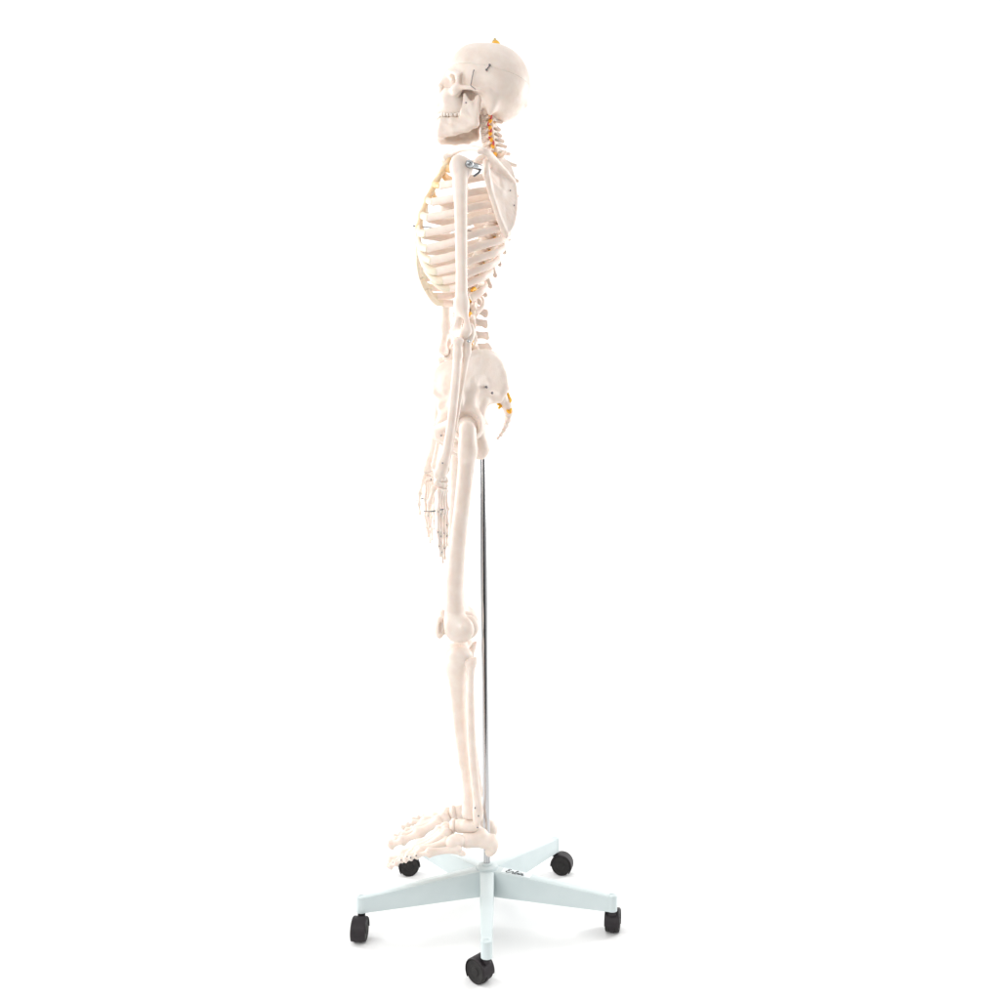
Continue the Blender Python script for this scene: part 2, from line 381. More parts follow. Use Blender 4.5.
# springs, hooks and screws of the skull
def coil(a, b, r, turns, wr, n=140):
    a, b = np.array(a), np.array(b); d = (b - a) / np.linalg.norm(b - a); e = np.cross(d, (0, 1, 0)); e /= np.linalg.norm(e); f = np.cross(d, e)
    t = np.linspace(0, 1, n); an = t * turns * 2 * math.pi
    return tube(a + np.outer(t, b - a) + r * (np.outer(np.cos(an), e) + np.outer(np.sin(an), f)), wr, up=d + np.array([.01, 0.02, .03]), seg=5)
for sg in (0, 1):
    m = HEAD.mirror if sg else (lambda v: np.asarray(v))
    def fx(vf): v, f = vf; return (m(v), flip(f)) if sg else (v, f)
    put('jaw_spring', *fx(join(coil(H(473.6, 71, .0735), H(470.8, 85.5, .0755), .0011, 16, .00045), rod(H(470.8, 85.5, .0755), H(475.5, 89.2, .0745), .0007), ball(H(473.8, 70.4, .0735), .0016))), DARKSTEEL, SK)
    put('cap_hook', *fx(join(tube(crom([H(489.6, 65.0, .0705), H(488.9, 66.5, .0750), H(487.4, 68.4, .0760), H(485.7, 69.6, .0745), H(486.9, 70.2, .0735)], 14), 
        .0012, up=(0.2, 1, 0.3), seg=7), ball(H(489.7, 64.9, .0715), .0024), ball(H(486.6, 69.9, .0742), .0023))), DARKSTEEL, SK)
    put('screw', *fx(ball(H(465.9, 102.7, .0485), .0016)), DARKSTEEL, JAW)
put('hanging_bolt', *join(rod(H(495.0, 46), H(494.8, 39.2), .0022), rod(H(495.0, 44.2), H(495.0, 41.6), .0060), rod(H(494.9, 41.6), H(494.9, 40.6), .0040), ball(H(494.8, 39.4), .0030)), BRASS, CAP)
put('bolt_washer', *rod(H(496.2, 46.2), H(495.4, 44.0), .0092, 16), NERVE, CAP)

# ---- spine
spine_px = [(484.5, 113), (485.0, 119.5), (484.8, 126), (484.8, 132.3), (485.4, 138.6), (486.6, 145.2), (488.6, 152.5),
            (491, 162.5), (493.2, 173), (494.8, 184), (495.4, 195.4), (494.8, 207), (493, 219), (489.8, 231.5), (485.3, 244), (480.2, 256.6), (474.8, 269),
            (469.2, 281), (464.2, 293), (460.6, 306), (459.2, 320.6), (459.9, 335.6), (462.2, 350), (466, 363.5)]
SP = np.array([U(x, y) for x, y in spine_px]); ub, ul, uu = UP.axes()
TAN_ = np.gradient(SP, axis=0); TAN_ /= np.linalg.norm(TAN_, axis=1)[:, None]
VT = []
for i in range(24):
    c = SP[i]; dn = TAN_[i]; up = -dn; left = ul; back = np.cross(left, up); back *= np.sign(back @ ub)
    gap = np.linalg.norm(SP[min(i + 1, 23)] - SP[max(i - 1, 0)]) / (2 if 0 < i < 23 else 1)
    def q(b, l, u, c=c, back=back, left=left, up=up): return c + back * b + left * l + up * u
    s = Sdf(0.0011, 0.004)
    if i < 7:   # neck
        rx, ry, hh = .0085 + .0003 * i, .0115 + .0005 * i, gap * .36
        sp_len, sp_dn, tr = (.032 + .0025 * max(0, i - 2)) if i != 0 else .020, .004 + .0015 * i, .022 + .0008 * i
        if i == 1: sp_len = .036
        for z in (-hh * .55, hh * .55): s.ell(q(0, 0, z), (rx, ry, hh * .65), ax=(back, left, up))
        for sg in (1, -1):
            s.chain([q(.003, sg * .010, 0), q(.004, sg * tr, -.002)], [.0038, .0036]); s.chain([q(.006, sg * .012, .001), q(.017, sg * .010, -.001), q(.023, sg * .003, -.002)], [.0042, .0038, .0035])
            s.cone(q(.011, sg * .0155, .004), q(.013, sg * .0155, -.005), .0052, .0048)
            s.chain([q(.023, 0, -.002), q(sp_len, sg * .003, -sp_dn)], [.0036, .0030])
        nb = .010
    elif i < 19:   # chest
        k = i - 7; rx, ry, hh = .0105 + .0006 * k, .0130 + .0006 * k, gap * .38
        for z in (-hh * .6, hh * .6): s.ell(q(0, 0, z), (rx * 1.08, ry * 1.06, hh * .62), ax=(back, left, up))
        s.ell(q(0, 0, 0), (rx, ry, hh), ax=(back, left, up))
        sl = [.020, .030, .036, .040, .042, .042, .040, .036, .030, .024, .016, .010][k]; sb = [.050, .048, .045, .043, .042, .042, .043, .044, .045, .045, .043, .042][k]
        trl = .036 - .0014 * k
        for sg in (1, -1):
            s.chain([q(.008, sg * .011, .004), q(.018, sg * .014, .004), q(.027, sg * trl, .006)], [.005, .005, .0042])
            s.chain([q(.018, sg * .013, .003), q(.026, sg * .004, 0)], [.005, .0045]); s.cone(q(.017, sg * .012, .010), q(.018, sg * .012, -.010), .0042, .0042)
        s.chain([q(.025, 0, 0), q(.025 + (sb - .025) * .6, 0, -sl * .55), q(sb, 0, -sl * .8)], [.0050, .0042 + .00020 * k, .0036 + .00018 * k])
        nb = .0155
    else:          # loin
        k = i - 19; rx, ry, hh = .0165 + .0004 * k, .0225 + .0007 * k, gap * .38
        for z in (-hh * .75, hh * .75): s.ell(q(0, 0, z), (rx * 1.07, ry * 1.05, hh * .5), ax=(back, left, up))
        s.ell(q(0, 0, 0), (rx * .95, ry * .95, hh), ax=(back, left, up))
        for sg in (1, -1):
            s.chain([q(.012, sg * .015, .003), q(.022, sg * .016, .003), q(.023, sg * .042, .005)], [.0055, .0055, .0036])
            s.cone(q(.025, sg * .016, .013), q(.029, sg * .014, -.014), .0062, .0062); s.chain([q(.022, sg * .014, .002), q(.034, 0, -.003)], [.0055, .005])
        s.tri(q(.032, 0, .003), q(.032, 0, -.006), q(.056, 0, -.008), .0034); s.tri(q(.032, 0, .003), q(.056, 0, -.001 + .001 * (k % 2)), q(.056, 0, -.008), .0034); s.chain([q(.054 + .002 * (k % 3), 0, -.001), q(.057, 0, -.005), q(.055 + .0012 * k, 0, -.009)], [.0042, .0040, .0050])
        nb = .021
    V, F = s.mesh(); v = put('vertebra', V, F, BONE, S); VT.append((v, q))
    if i < 23:
        c2 = (SP[i] + SP[i + 1]) / 2; rr = (rx * .97, ry * .97)
        V, F = tube(np.array([c2 + up * gap * .16, c2 + up * gap * .06, c2 - up * gap * .06, c2 - up * gap * .16]), np.array([.9, 1, 1, .9]) * rr[1], np.array([.9, 1, 1, .9]) * rr[0], up=back, seg=20, caps=False)
        put('spinal_disc', V, F, DISC, v)
        for sg in (1, -1):     # nerve roots leaving between the vertebrae
            z = -gap * .5; ry_ = ry * .75
            ln = .028 if i < 7 else (.024 if i < 19 else .034)
            V, F = tube(crom([q(nb, sg * ry_ * .4, z + .001), q(nb + .001, sg * ry_ * .95, z), q(nb - .002, sg * (ln * .85), z - .003), q(nb - .003, sg * ln * 1.1, z - .008)], 12),
                        np.array([.0036, .0038, .0042, .0045, .0044, .004, .0036, .0033, .003, .0028, .0026, .0024]) * (1.25 if i < 7 else 1.2), up=(0.2, 0, 1), seg=8)
            put('spinal_nerve', V, F, NERVE, v)
    if 0 < i < 7:
        pass
for sg in (1, -1):             # vertebral arteries beside the neck
    pts = [VT[0][1](.018, sg * .020, .010), VT[0][1](.016, sg * .036, .004), VT[0][1](.006, sg * .038, -.006)] + [VT[i][1](.004 + .006 * (i % 2), sg * (.0255 + .0040 * (i % 2)), -.004) for i in range(1, 7)]
    V, F = tube(crom(pts, 50), .0020, up=(0.3, 1, 0), seg=8); put('neck_artery', V, F, ARTERY, S)
V, F = tube(SP + np.outer(np.r_[np.full(7, .016), np.full(12, .021), np.full(5, .026)], ub), .0045, up=(0, 1, 0), seg=8); put('spinal_cord', V, F, NERVE, S)

# ---- ribs, cartilages, breastbone
yT = [p[1] for p in spine_px[7:19]]; xT = [p[0] for p in spine_px[7:19]]
def rib(n, S_, pts, hgt=.0066, thk=.0034):
    P = crom([U(*p) for p in pts], 46); m = len(P); t = np.linspace(0, 1, m)
    cen = np.array([np.interp(P[:, 2], SP[::-1, 2], SP[::-1, j]) for j in range(3)]).T
    out = P - cen + ub * 0.035; out[:, 2] = 0; out /= np.linalg.norm(out, axis=1)[:, None]
    T = np.gradient(P, axis=0); T /= np.linalg.norm(T, axis=1)[:, None]
    upv = np.cross(out, T); upv *= np.sign(upv[:, 2:3]); upv[:, 2] += .35
    hh = hgt * (.62 + .38 * np.clip(t * 4, 0, 1)) * (1 - .12 * np.sin(t * math.pi)); hh[:2] *= 1.2
    return tube(P, np.full(m, thk) * (1 + .25 * (1 - t)), hh, up=upv, seg=12)
front = {2: (440, 185.5, .060), 3: (432.5, 202, .076), 4: (428, 217.5, .086), 5: (426, 233, .092), 6: (427.5, 248.5, .097), 7: (431, 263.5, .102), 8: (437, 277, .106), 9: (443, 289, .107), 10: (450, 299, .106)}
lat = {2: (470, 178.5, .100), 3: (474, 192, .116), 4: (474, 207, .126), 5: (474, 220.5, .131), 6: (473, 234.5, .134), 7: (472, 248.5, .135), 8: (471, 262, .134), 9: (470, 275, .130), 10: (469, 286.5, .122)}
stern = {1: (445.5, 168, .026), 2: (434, 184.5, .020), 3: (427, 200, .020), 4: (421.5, 215, .019), 5: (418.5, 228, .018), 6: (418, 237, .015), 7: (418.5, 243, .012)}
def sq(p): return (p[0], p[1] if p[1] < 252 else 252 + (p[1] - 252) * .77, p[2])
front = {k: sq(v) for k, v in front.items()}
lat = {k: (v[0], v[1] if v[1] < 245 else 245 + (v[1] - 245) * .93, v[2]) for k, v in lat.items()}
for n in range(1, 13):
    x, y = xT[n - 1], yT[n - 1]
    if n == 1: pts = [(x + 2, y, .018), (x + 8, y + .5, .045), (486, 161, .070), (468, 164, .070), (455, 168.5, .048)]
    elif n < 11:
        a = [0, 0, 16, 19, 20.5, 21, 21, 20, 19, 18.5, 17][n]; f = front[n]; l = lat[n]
        pts = [(x + 3, y - 1, .018), (x + 13, y - .5, .036), (x + a, y + 2, .062), (x + a * .62, y + (l[1] - y) * .45 + .5, l[2] - .022), l, (l[0] * .55 + f[0] * .45, l[1] * .5 + f[1] * .5 + .8, l[2] * .86 + f[2] * .14), f]
    elif n == 11: pts = [(x + 3, y, .018), (x + 16, y + 3, .050), (x + 14, y + 9, .085), (x + 2, y + 17, .105)]
    else: pts = [(x + 3, y, .018), (x + 16, y + 4, .046), (x + 19, y + 12, .062), (x + 12, y + 20, .076)]
    pair('rib', rib(n, x, pts, .0062 if n in (1, 12) else .0084), BONE, S, UP)
    if n == 1: cp, m_, r_ = [(455, 168.5, .048), (450, 168.8, .038), stern[1]], TAN, .0085
    elif n <= 7:
        f, s_ = front[n], stern[n]; mid = ((f[0] + s_[0]) / 2 - (0.5 if n < 5 else 2.5), (f[1] * .6 + s_[1] * .4) + (0 if n < 5 else 2.2), (f[2] + s_[2]) / 2 + .004)
        cp, m_, r_ = [f, mid, s_], (TAN if n == 2 else CART), (.0068 if n < 4 else .0082)
    elif n == 8: cp, m_, r_ = [front[8], sq((431, 276, .094)), sq((424.5, 268, .074)), sq((420.5, 255, .048)), (419.5, 248, .030)], CART, .0082
    elif n == 9: cp, m_, r_ = [front[9], sq((437, 289, .098)), sq((430.5, 281.5, .084)), sq((426, 273, .072))], CART, .0080
    elif n == 10: cp, m_, r_ = [front[10], sq((444, 299.5, .100)), sq((437, 293.5, .090)), sq((432, 286, .082))], CART, .0070
    else: continue
    P = crom([U(*p) for p in cp], 18)
    pair('costal_cartilage', tube(P, .0042, r_, up=(0.25, 0, 1), seg=10), m_, S, UP)
s = Sdf(.0013, .006)
st = [(449.5, 159.5, .026), (443, 170, .028), (436, 182, .016), (427.5, 199, .019), (421.5, 214, .019), (418, 229, .013)]
for i in range(len(st) - 1):
    (x0, y0, l0), (x1, y1, l1) = st[i], st[i + 1]
    s.tri(U(x0, y0, l0), U(x0, y0, -l0), U(x1, y1, l1), .0048); s.tri(U(x0, y0, -l0), U(x1, y1, l1), U(x1, y1, -l1), .0048)
for n in range(2, 7):
    x, y, l = stern[n]; s.chain([U(x + .5, y, -l), U(x + .5, y, l)], .0058)
V, F = s.mesh(); ST = put('breastbone', V, F, STERN, S)
V, F = tube(crom([U(418, 229.5), U(418.8, 238), U(421, 247)], 8), .0075, .0035, up=tuple(-ub), seg=10); put('xiphoid', V, F, CART, ST)
# manubrium is stained darker tan on this model: a joint plate each side
V, F = tube(crom([U(419, 226.5), U(440, 228.3), U(462, 230), U(492, 233.5)], 12), .0011, seg=7, up=(0, 1, .2)); ROD = put('steel_rod', V, F, DARKSTEEL, S)
put('screw', *join(ball(U(413.9, 226), .0023), rod(U(414, 226), U(419, 226.5), .0011)), DARKSTEEL, ROD)

# ---- collar bones, shoulder blades
P = crom([U(446, 158.5, .018), U(452, 153.3, .030), U(461, 149.3, .065), U(472, 148.2, .110), U(482, 149.5, .150), U(487, 151.5, .165)], 30)
t = np.linspace(0, 1, 30)
pair('collar_bone', tube(P, .0052 + .004 * np.abs(2 * t - 1) ** 3, .0046 + .0052 * (1 - t) ** 4 + .001 * t, up=(0, 0, 1), seg=12), BONE, S, UP)
s = Sdf(.0012, .005)
Q = U(501, 192, .122)
M = [U(499, 160.5, .112), U(507, 163.5, .098), U(512, 173, .094), U(515.3, 190, .099), U(515.8, 207, .107), U(513, 224, .117), U(506, 235.5, .127)]
LB = [U(506, 235.5, .127), U(500, 222, .133), U(494.5, 205, .140), U(489.5, 189, .143), U(486.5, 173, .153)]
s.fan(Q, crom(M, 20), .0022); s.fan(Q, crom(LB, 14), .0022); s.tri(Q, LB[-1], M[0], .0022)
s.chain(M, .0032, k=.004); s.chain(LB, [.0055, .005, .0046, .005, .008], k=.005)
s.ell(U(485.5, 168, .155), (.009, .011, .018)); s.ell(U(481.5, 168, .160), (.005, .012, .017), 's', .003)
r0 = [U(513, 181, .100), U(505, 171, .124), U(496, 161, .150), U(489, 154, .176)]
b0 = [U(513, 181, .099), U(504, 174, .115), U(495, 168, .136), U(490, 163, .150)]
for i in range(3): s.tri(r0[i], b0[i], r0[i + 1], .0024); s.tri(b0[i], b0[i + 1], r0[i + 1], .0024)
s.chain(r0 + [U(484, 151, .186), U(479, 151.5, .186)], [.003, .0042, .005, .007, .0068, .005])
s.chain([U(490, 161, .138), U(484, 157.5, .136), U(478, 159, .142), U(474.5, 164, .148)], [.007, .006, .0052, .004])
pair('shoulder_blade', s.mesh(4), BONE, S, UP)
for xy in ((510.5, 190.4), (514.3, 205.2), (512.8, 219.5)):
    put('screw', *ball(U(xy[0], xy[1], .114), .0014), DARKSTEEL, S)

# ---- arms
s = Sdf(.0014, .010)
s.ell(U(461.5, 168, .168), (.022, .020, .0225)); s.ell(U(457.5, 164, .183), (.013, .014, .018))
s.chain([U(460, 168, .178), U(460.2, 185, .184), U(460.8, 210, .188), U(461.3, 245, .193), U(461.6, 280, .197), U(461.6, 305, .199)], [.0165, .0145, .0125, .0116, .0112, .0118])
s.chain([U(461.6, 303, .199), U(458, 323, .186), U(455.5, 331, .176)], [.010, .0085, .009], k=.012)
s.chain([U(461.6, 303, .199), U(466, 322, .210), U(467.5, 330, .214)], [.010, .0075, .0085], k=.012)
s.chain([U(456, 332, .178), U(461, 333.5, .196), U(465, 333, .210)], [.0115, .0095, .0108], k=.006)
s.ell(U(464, 322, .204), (.010, .009, .009), 's', .005)
hum = pair('upper_arm_bone', s.mesh(), BONE, S, UP)
for o in hum: pass
def arms(fx):
    def b(m): v, f = m; return fx(v), (flip(f) if fx is not None and fx(np.zeros((1, 3)))[0][1] != 0 else f)
    return b
ULN = Sdf(.0012, .006)
ULN.chain([U(470, 327, .195), U(470.5, 335, .197), U(467, 342, .198), U(466.5, 352, .201)], [.008, .0092, .0095, .0082])
ULN.chain([U(464, 343.5, .197), U(460, 340.5, .196)], [.007, .0045])
ULN.chain([U(466.3, 352, .199), U(462, 380, .196), U(457.3, 410, .192), U(452, 440, .188), U(446.6, 467, .186)], [.0080, .0062, .0056, .0052, .0056])
ULN.ell(U(446.3, 469, .186), (.0062, .0062, .0062)); ULN.cone(U(447, 470, .185), U(447, 474, .185), .0032, .002)
RAD = Sdf(.0012, .006)
RAD.ell(U(458, 340.5, .215), (.0112, .0112, .0062)); RAD.cone(U(458, 343, .215), U(457.8, 352, .213), .0085, .0075)
RAD.ell(U(459, 356, .211), (.008, .008, .009))
RAD.chain([U(457.5, 352, .214), U(456.2, 375, .220), U(453.8, 400, .221), U(451, 425, .217), U(447, 450, .211), U(443.2, 464, .207)], [.0078, .0085, .0087, .0085, .0088, .0105])
RAD.chain([U(443.2, 464, .207), U(440.5, 473.5, .205)], [.0105, .0128]); RAD.cone(U(437.5, 473, .206), U(436.8, 479, .207), .005, .003)
RAD.ell(U(441, 480.5, .205), (.013, .010, .0055), 's', .003)
uln, rad = ULN.mesh(), RAD.mesh()
pair('ulna', uln, BONE, S, UP); pair('radius', rad, BONE, S, UP)
# elbow wire hoops
for o_, (dx, dy) in ((hum[0], (0, 0)),):
    put('elbow_pin', *join(rod(U(468.3, 341, .221), U(472, 341, .200), .0014), ball(U(468.3, 341, .222), .0028)), STEEL, o_)

def hand(fx, fl_):
    def q(m): v, f = m; return (fx(v), flip(f)) if fl_ else (v, f)
    s = Sdf(.0009, .0012)
    car = [((438.5, 478.8, .204), .0070), ((442.5, 478.5, .205), .0072), ((446.3, 479.5, .206), .0064), ((435.8, 483.5, .200), .0066), ((438.8, 485.3, .204), .0062), ((442.3, 485.6, .206), .0074), ((446, 485.6, .208), .0066), ((448, 481.5, .203), .0045)]
    car = [((441.4 + (p[0] - 441.4) * .78, p[1], p[2] + (441.4 - p[0]) * .0015), r) for p, r in car]
    for p, r in car: s.ell(U(*p), (r, r * .9, r * .95))
    V, F = q(s.mesh()); Hd = put('hand', V, F, BONE, S)
    rays = [[(434.5, 487, .196), (429.6, 503, .184), (428.4, 515.5, .180), (429.6, 527, .178)],
            [(438.3, 489.5, .205), (436.6, 511.5, .205), (436.2, 532, .201), (438, 546, .196), (439.6, 556, .192)],
            [(441.6, 490, .208), (441, 513.5, .210), (440.7, 536, .207), (442, 552, .201), (443.2, 562.5, .197)],
            [(444.6, 490, .210), (445.2, 512.5, .213), (445.2, 533, .211), (445.8, 548, .205), (446.2, 559, .201)],
            [(447.2, 489.5, .209), (449, 509.5, .212), (449.4, 525, .210), (449.3, 536, .206), (449, 545.5, .202)]]
    def edge(p, i): return (442.2 + (p[0] - 442.2) * .66, p[1], p[2] + (442.2 - p[0]) * .0022)
    rays = [rays[0]] + [[edge(p, i) for p in r] for i, r in enumerate(rays[1:])]
    for ri, r in enumerate(rays):
        pts = [U(*p) for p in r]
        for j in range(len(pts) - 1):
            a, b = pts[j], pts[j + 1]; d = (b - a) * .045; wr = [.0052, .0043, .0036, .0029][j] * (1.08 if ri == 0 else (0.92 if ri == 4 else 1))
            last = j == len(pts) - 2
            V, F = q(bonelet(a + d, b - d, wr, head=1.22 if not last else 1.12, waist=.66)); nm = 'hand_bone' if j == 0 else 'finger_bone'
            put(nm, V, F, BONE, Hd)
            if j > 0: 
                V, F = q(ball(a + np.array([0, -.0045, 0]), .0012)); put('screw', V, F, DARKSTEEL, Hd)
    V, F = q(rod(U(430.6, 511.6, .213), U(443.2, 509.3, .223), .0014)); put('steel_pin', V, F, DARKSTEEL, Hd)
    V, F = q(ball(U(423.8, 511.2, .190), .0012)); V2, F2 = q(rod(U(423.8, 511.2, .190), U(430.5, 511.6, .19), .0007)); put('screw', *join((V, F), (V2, F2)), DARKSTEEL, Hd)
    for p in ((440.6, 461.2, .214), (431, 479.4, .208), (442.5, 463, .219)):
        V, F = q(ball(U(*p), .0014)); put('screw', V, F, DARKSTEEL, Hd)
hand(None, False); hand(UP.mirror, True)
# shoulder bracket
for sg in (0, 1):
    g = (lambda m: (UP.mirror(m[0]), flip(m[1]))) if sg else (lambda m: m)
    V, F = g(join(rod(U(469.2, 164, .196), U(480, 167.5, .176), .0062, 16), rod(U(468.6, 163.8, .197), U(470.4, 164.4, .194), .0078, 16)))
    put('shoulder_bracket', V, F, STEEL, hum[sg], sharp=50)
    V, F = g(tube(crom([U(480.5, 167, .178), U(480, 171, .180), U(477, 174, .182), U(474, 176, .182)], 10), .0022, up=(0, 1, 0), seg=8)); put('bracket_hook', V, F, DARKSTEEL, hum[sg])
    V, F = g(ball(U(469.4, 164.1, .2035), .0026)); put('screw', V, F, DARKSTEEL, hum[sg])

# ---- pelvis (turned further: its far wing stands forward)
G = HIP.P
hip = Sdf(.0014, .010)
crest = [G(504.5, 388, .040), G(502.5, 373, .055), G(496, 358.5, .085), G(485.5, 353.5, .106), G(470, 355.5, .124), G(463, 360, .130), G(459, 367, .129), G(457, 376, .125), G(456, 385.5, .119)]
Qp = G(472, 386, .088); PI = G(499, 398.5, .042); NO = G(483.5, 402, .058); AC = G(467, 424, .090); AI = G(458.5, 403, .104)
CR = crom(np.array(crest), 26); CM = (CR * .55 + Qp * .45) - HIP.axes()[1] * .006; hip.fan(Qp, CM, .0040, k=.012)
for i in range(25): hip.tri(CR[i], CM[i], CM[i + 1], .0034, k=.012); hip.tri(CR[i], CM[i + 1], CR[i + 1], .0034, k=.012)
hip.chain(crest, [.006, .0062, .0058, .0058, .0068, .0058, .0055, .0055, .0068], k=.006)
hip.tri(Qp, crest[0], PI, .005); hip.tri(Qp, PI, NO, .005); hip.tri(Qp, NO, AC, .006); hip.tri(Qp, AC, AI, .006); hip.tri(Qp, AI, crest[-1], .0034)
hip.chain([NO, PI, crest[0]], [.007, .006, .007])
hip.chain([crest[-1], G(459.5, 394, .111), AI, G(460, 414, .096)], [.006, .004, .007, .009])
hip.cone(Qp, AC, .008, .022); hip.ell(AC, (.036, .026, .037))
hip.chain([NO, G(480, 418, .066), G(479, 432, .068), G(481, 447, .068)], [.009, .012, .0135, .015])
hip.ell(G(481.5, 449, .066), (.0155, .014, .020)); hip.cone(G(483, 420, .058), G(488, 424, .046), .006, .003)
hip.chain([G(458, 420, .078), G(448, 424, .048), G(439, 429, .016)], [.012, .0088, .010])
hip.ell(G(438.5, 432.5, .012), (.0105, .008, .015)); hip.chain([G(440, 437, .012), G(455, 449, .034), G(472, 456, .054), G(480, 453, .062)], [.008, .0065, .007, .011])
hip.ell(G(466.5, 425.5, .122), (.0285, .034, .0310), 's', .003)
hp = pair('hip_bone', hip.mesh(4), BONE, S, HIP)
for xy in ((486.6, 387.2), (492.2, 393.0)):
    put('screw', *rod(G(xy[0], xy[1], .079), G(xy[0], xy[1], .0945), .0027, 12), DARKSTEEL, hp[0])
put('screw', *ball(G(441.3, 435.5, .023), .0018), DARKSTEEL, hp[0])
V, F = tube(np.array([G(438, 432, -.006), G(438, 432, 0), G(438, 432, .006)]), .011, .014, up=(0, 0, 1), seg=14); put('pubic_disc', V, F, CART, hp[0])
s = Sdf(.0014, .007)
sc = [(471, 373.5, .050), (483, 381, .048), (493, 389, .040), (501, 397, .030), (506, 404, .022), (508.5, 411, .013)]
for i in range(len(sc) - 1):
    (x0, y0, l0), (x1, y1, l1) = sc[i], sc[i + 1]
    a, b, c, d = G(x0, y0, l0), G(x0, y0, -l0), G(x1, y1, l1), G(x1, y1, -l1); r_ = .0125 - .0009 * i
    s.tri(a, b, c, r_); s.tri(b, c, d, r_); s.cone(a, G(x0 + 1, y0 - 1.5, l0 * .55), .005, .005)
    s.cone(G(x0 + 2, y0 - 2, 0), G(x0 + 4.2, y0 - 4.4, 0), .006, .004)
    for sg in (1, -1): s.ell(G((x0 + x1) / 2, (y0 + y1) / 2, sg * (l0 + l1) * .26), (.006, .004, .004), 's', .003)
V, F = s.mesh(); SAC = put('sacrum', V, F, BONE, S)
s = Sdf(.0009, .0015)
cx = [(508.4, 414, .0095), (508, 419.5, .0080), (506.2, 425, .0070), (503.8, 430, .0056), (501, 434.5, .0046), (497.8, 438.5, .0036)]
for i, (x, y, r_) in enumerate(cx): s.ell(G(x, y), (r_ * 1.02, r_ * 1.4, r_ * .98))
s.chain([G(x, y) for x, y, _ in cx], [r_ * .66 for _, _, r_ in cx]); s.cone(G(508.5, 413, -.012), G(508.5, 413, .012), .0035)
V, F = s.mesh(); put('tailbone', V, F, BONE, SAC)
for p in ([(503, 391.5, .018), (507, 393, .026), (509.4, 398, .025), (507.5, 401, .022)], [(497, 402, .030), (499, 404.5, .030), (503, 401.5, .027), (507, 400, .022)],
          [(509.8, 408, .014), (507.5, 410.6, .026), (510, 412.5, .028), (510.8, 409, .024)], [(508.5, 397, .028), (510.5, 400, .030), (508, 404, .030)], [(505, 397, .022), (503.5, 403, .026), (499, 408, .028)]):
    for sg in (1, -1):
        V, F = tube(crom([G(x, y, l * sg) for x, y, l in p], 14), .0030, up=(0.2, 1, 0.1), seg=8); put('sacral_nerve', V, F, NERVE, SAC)

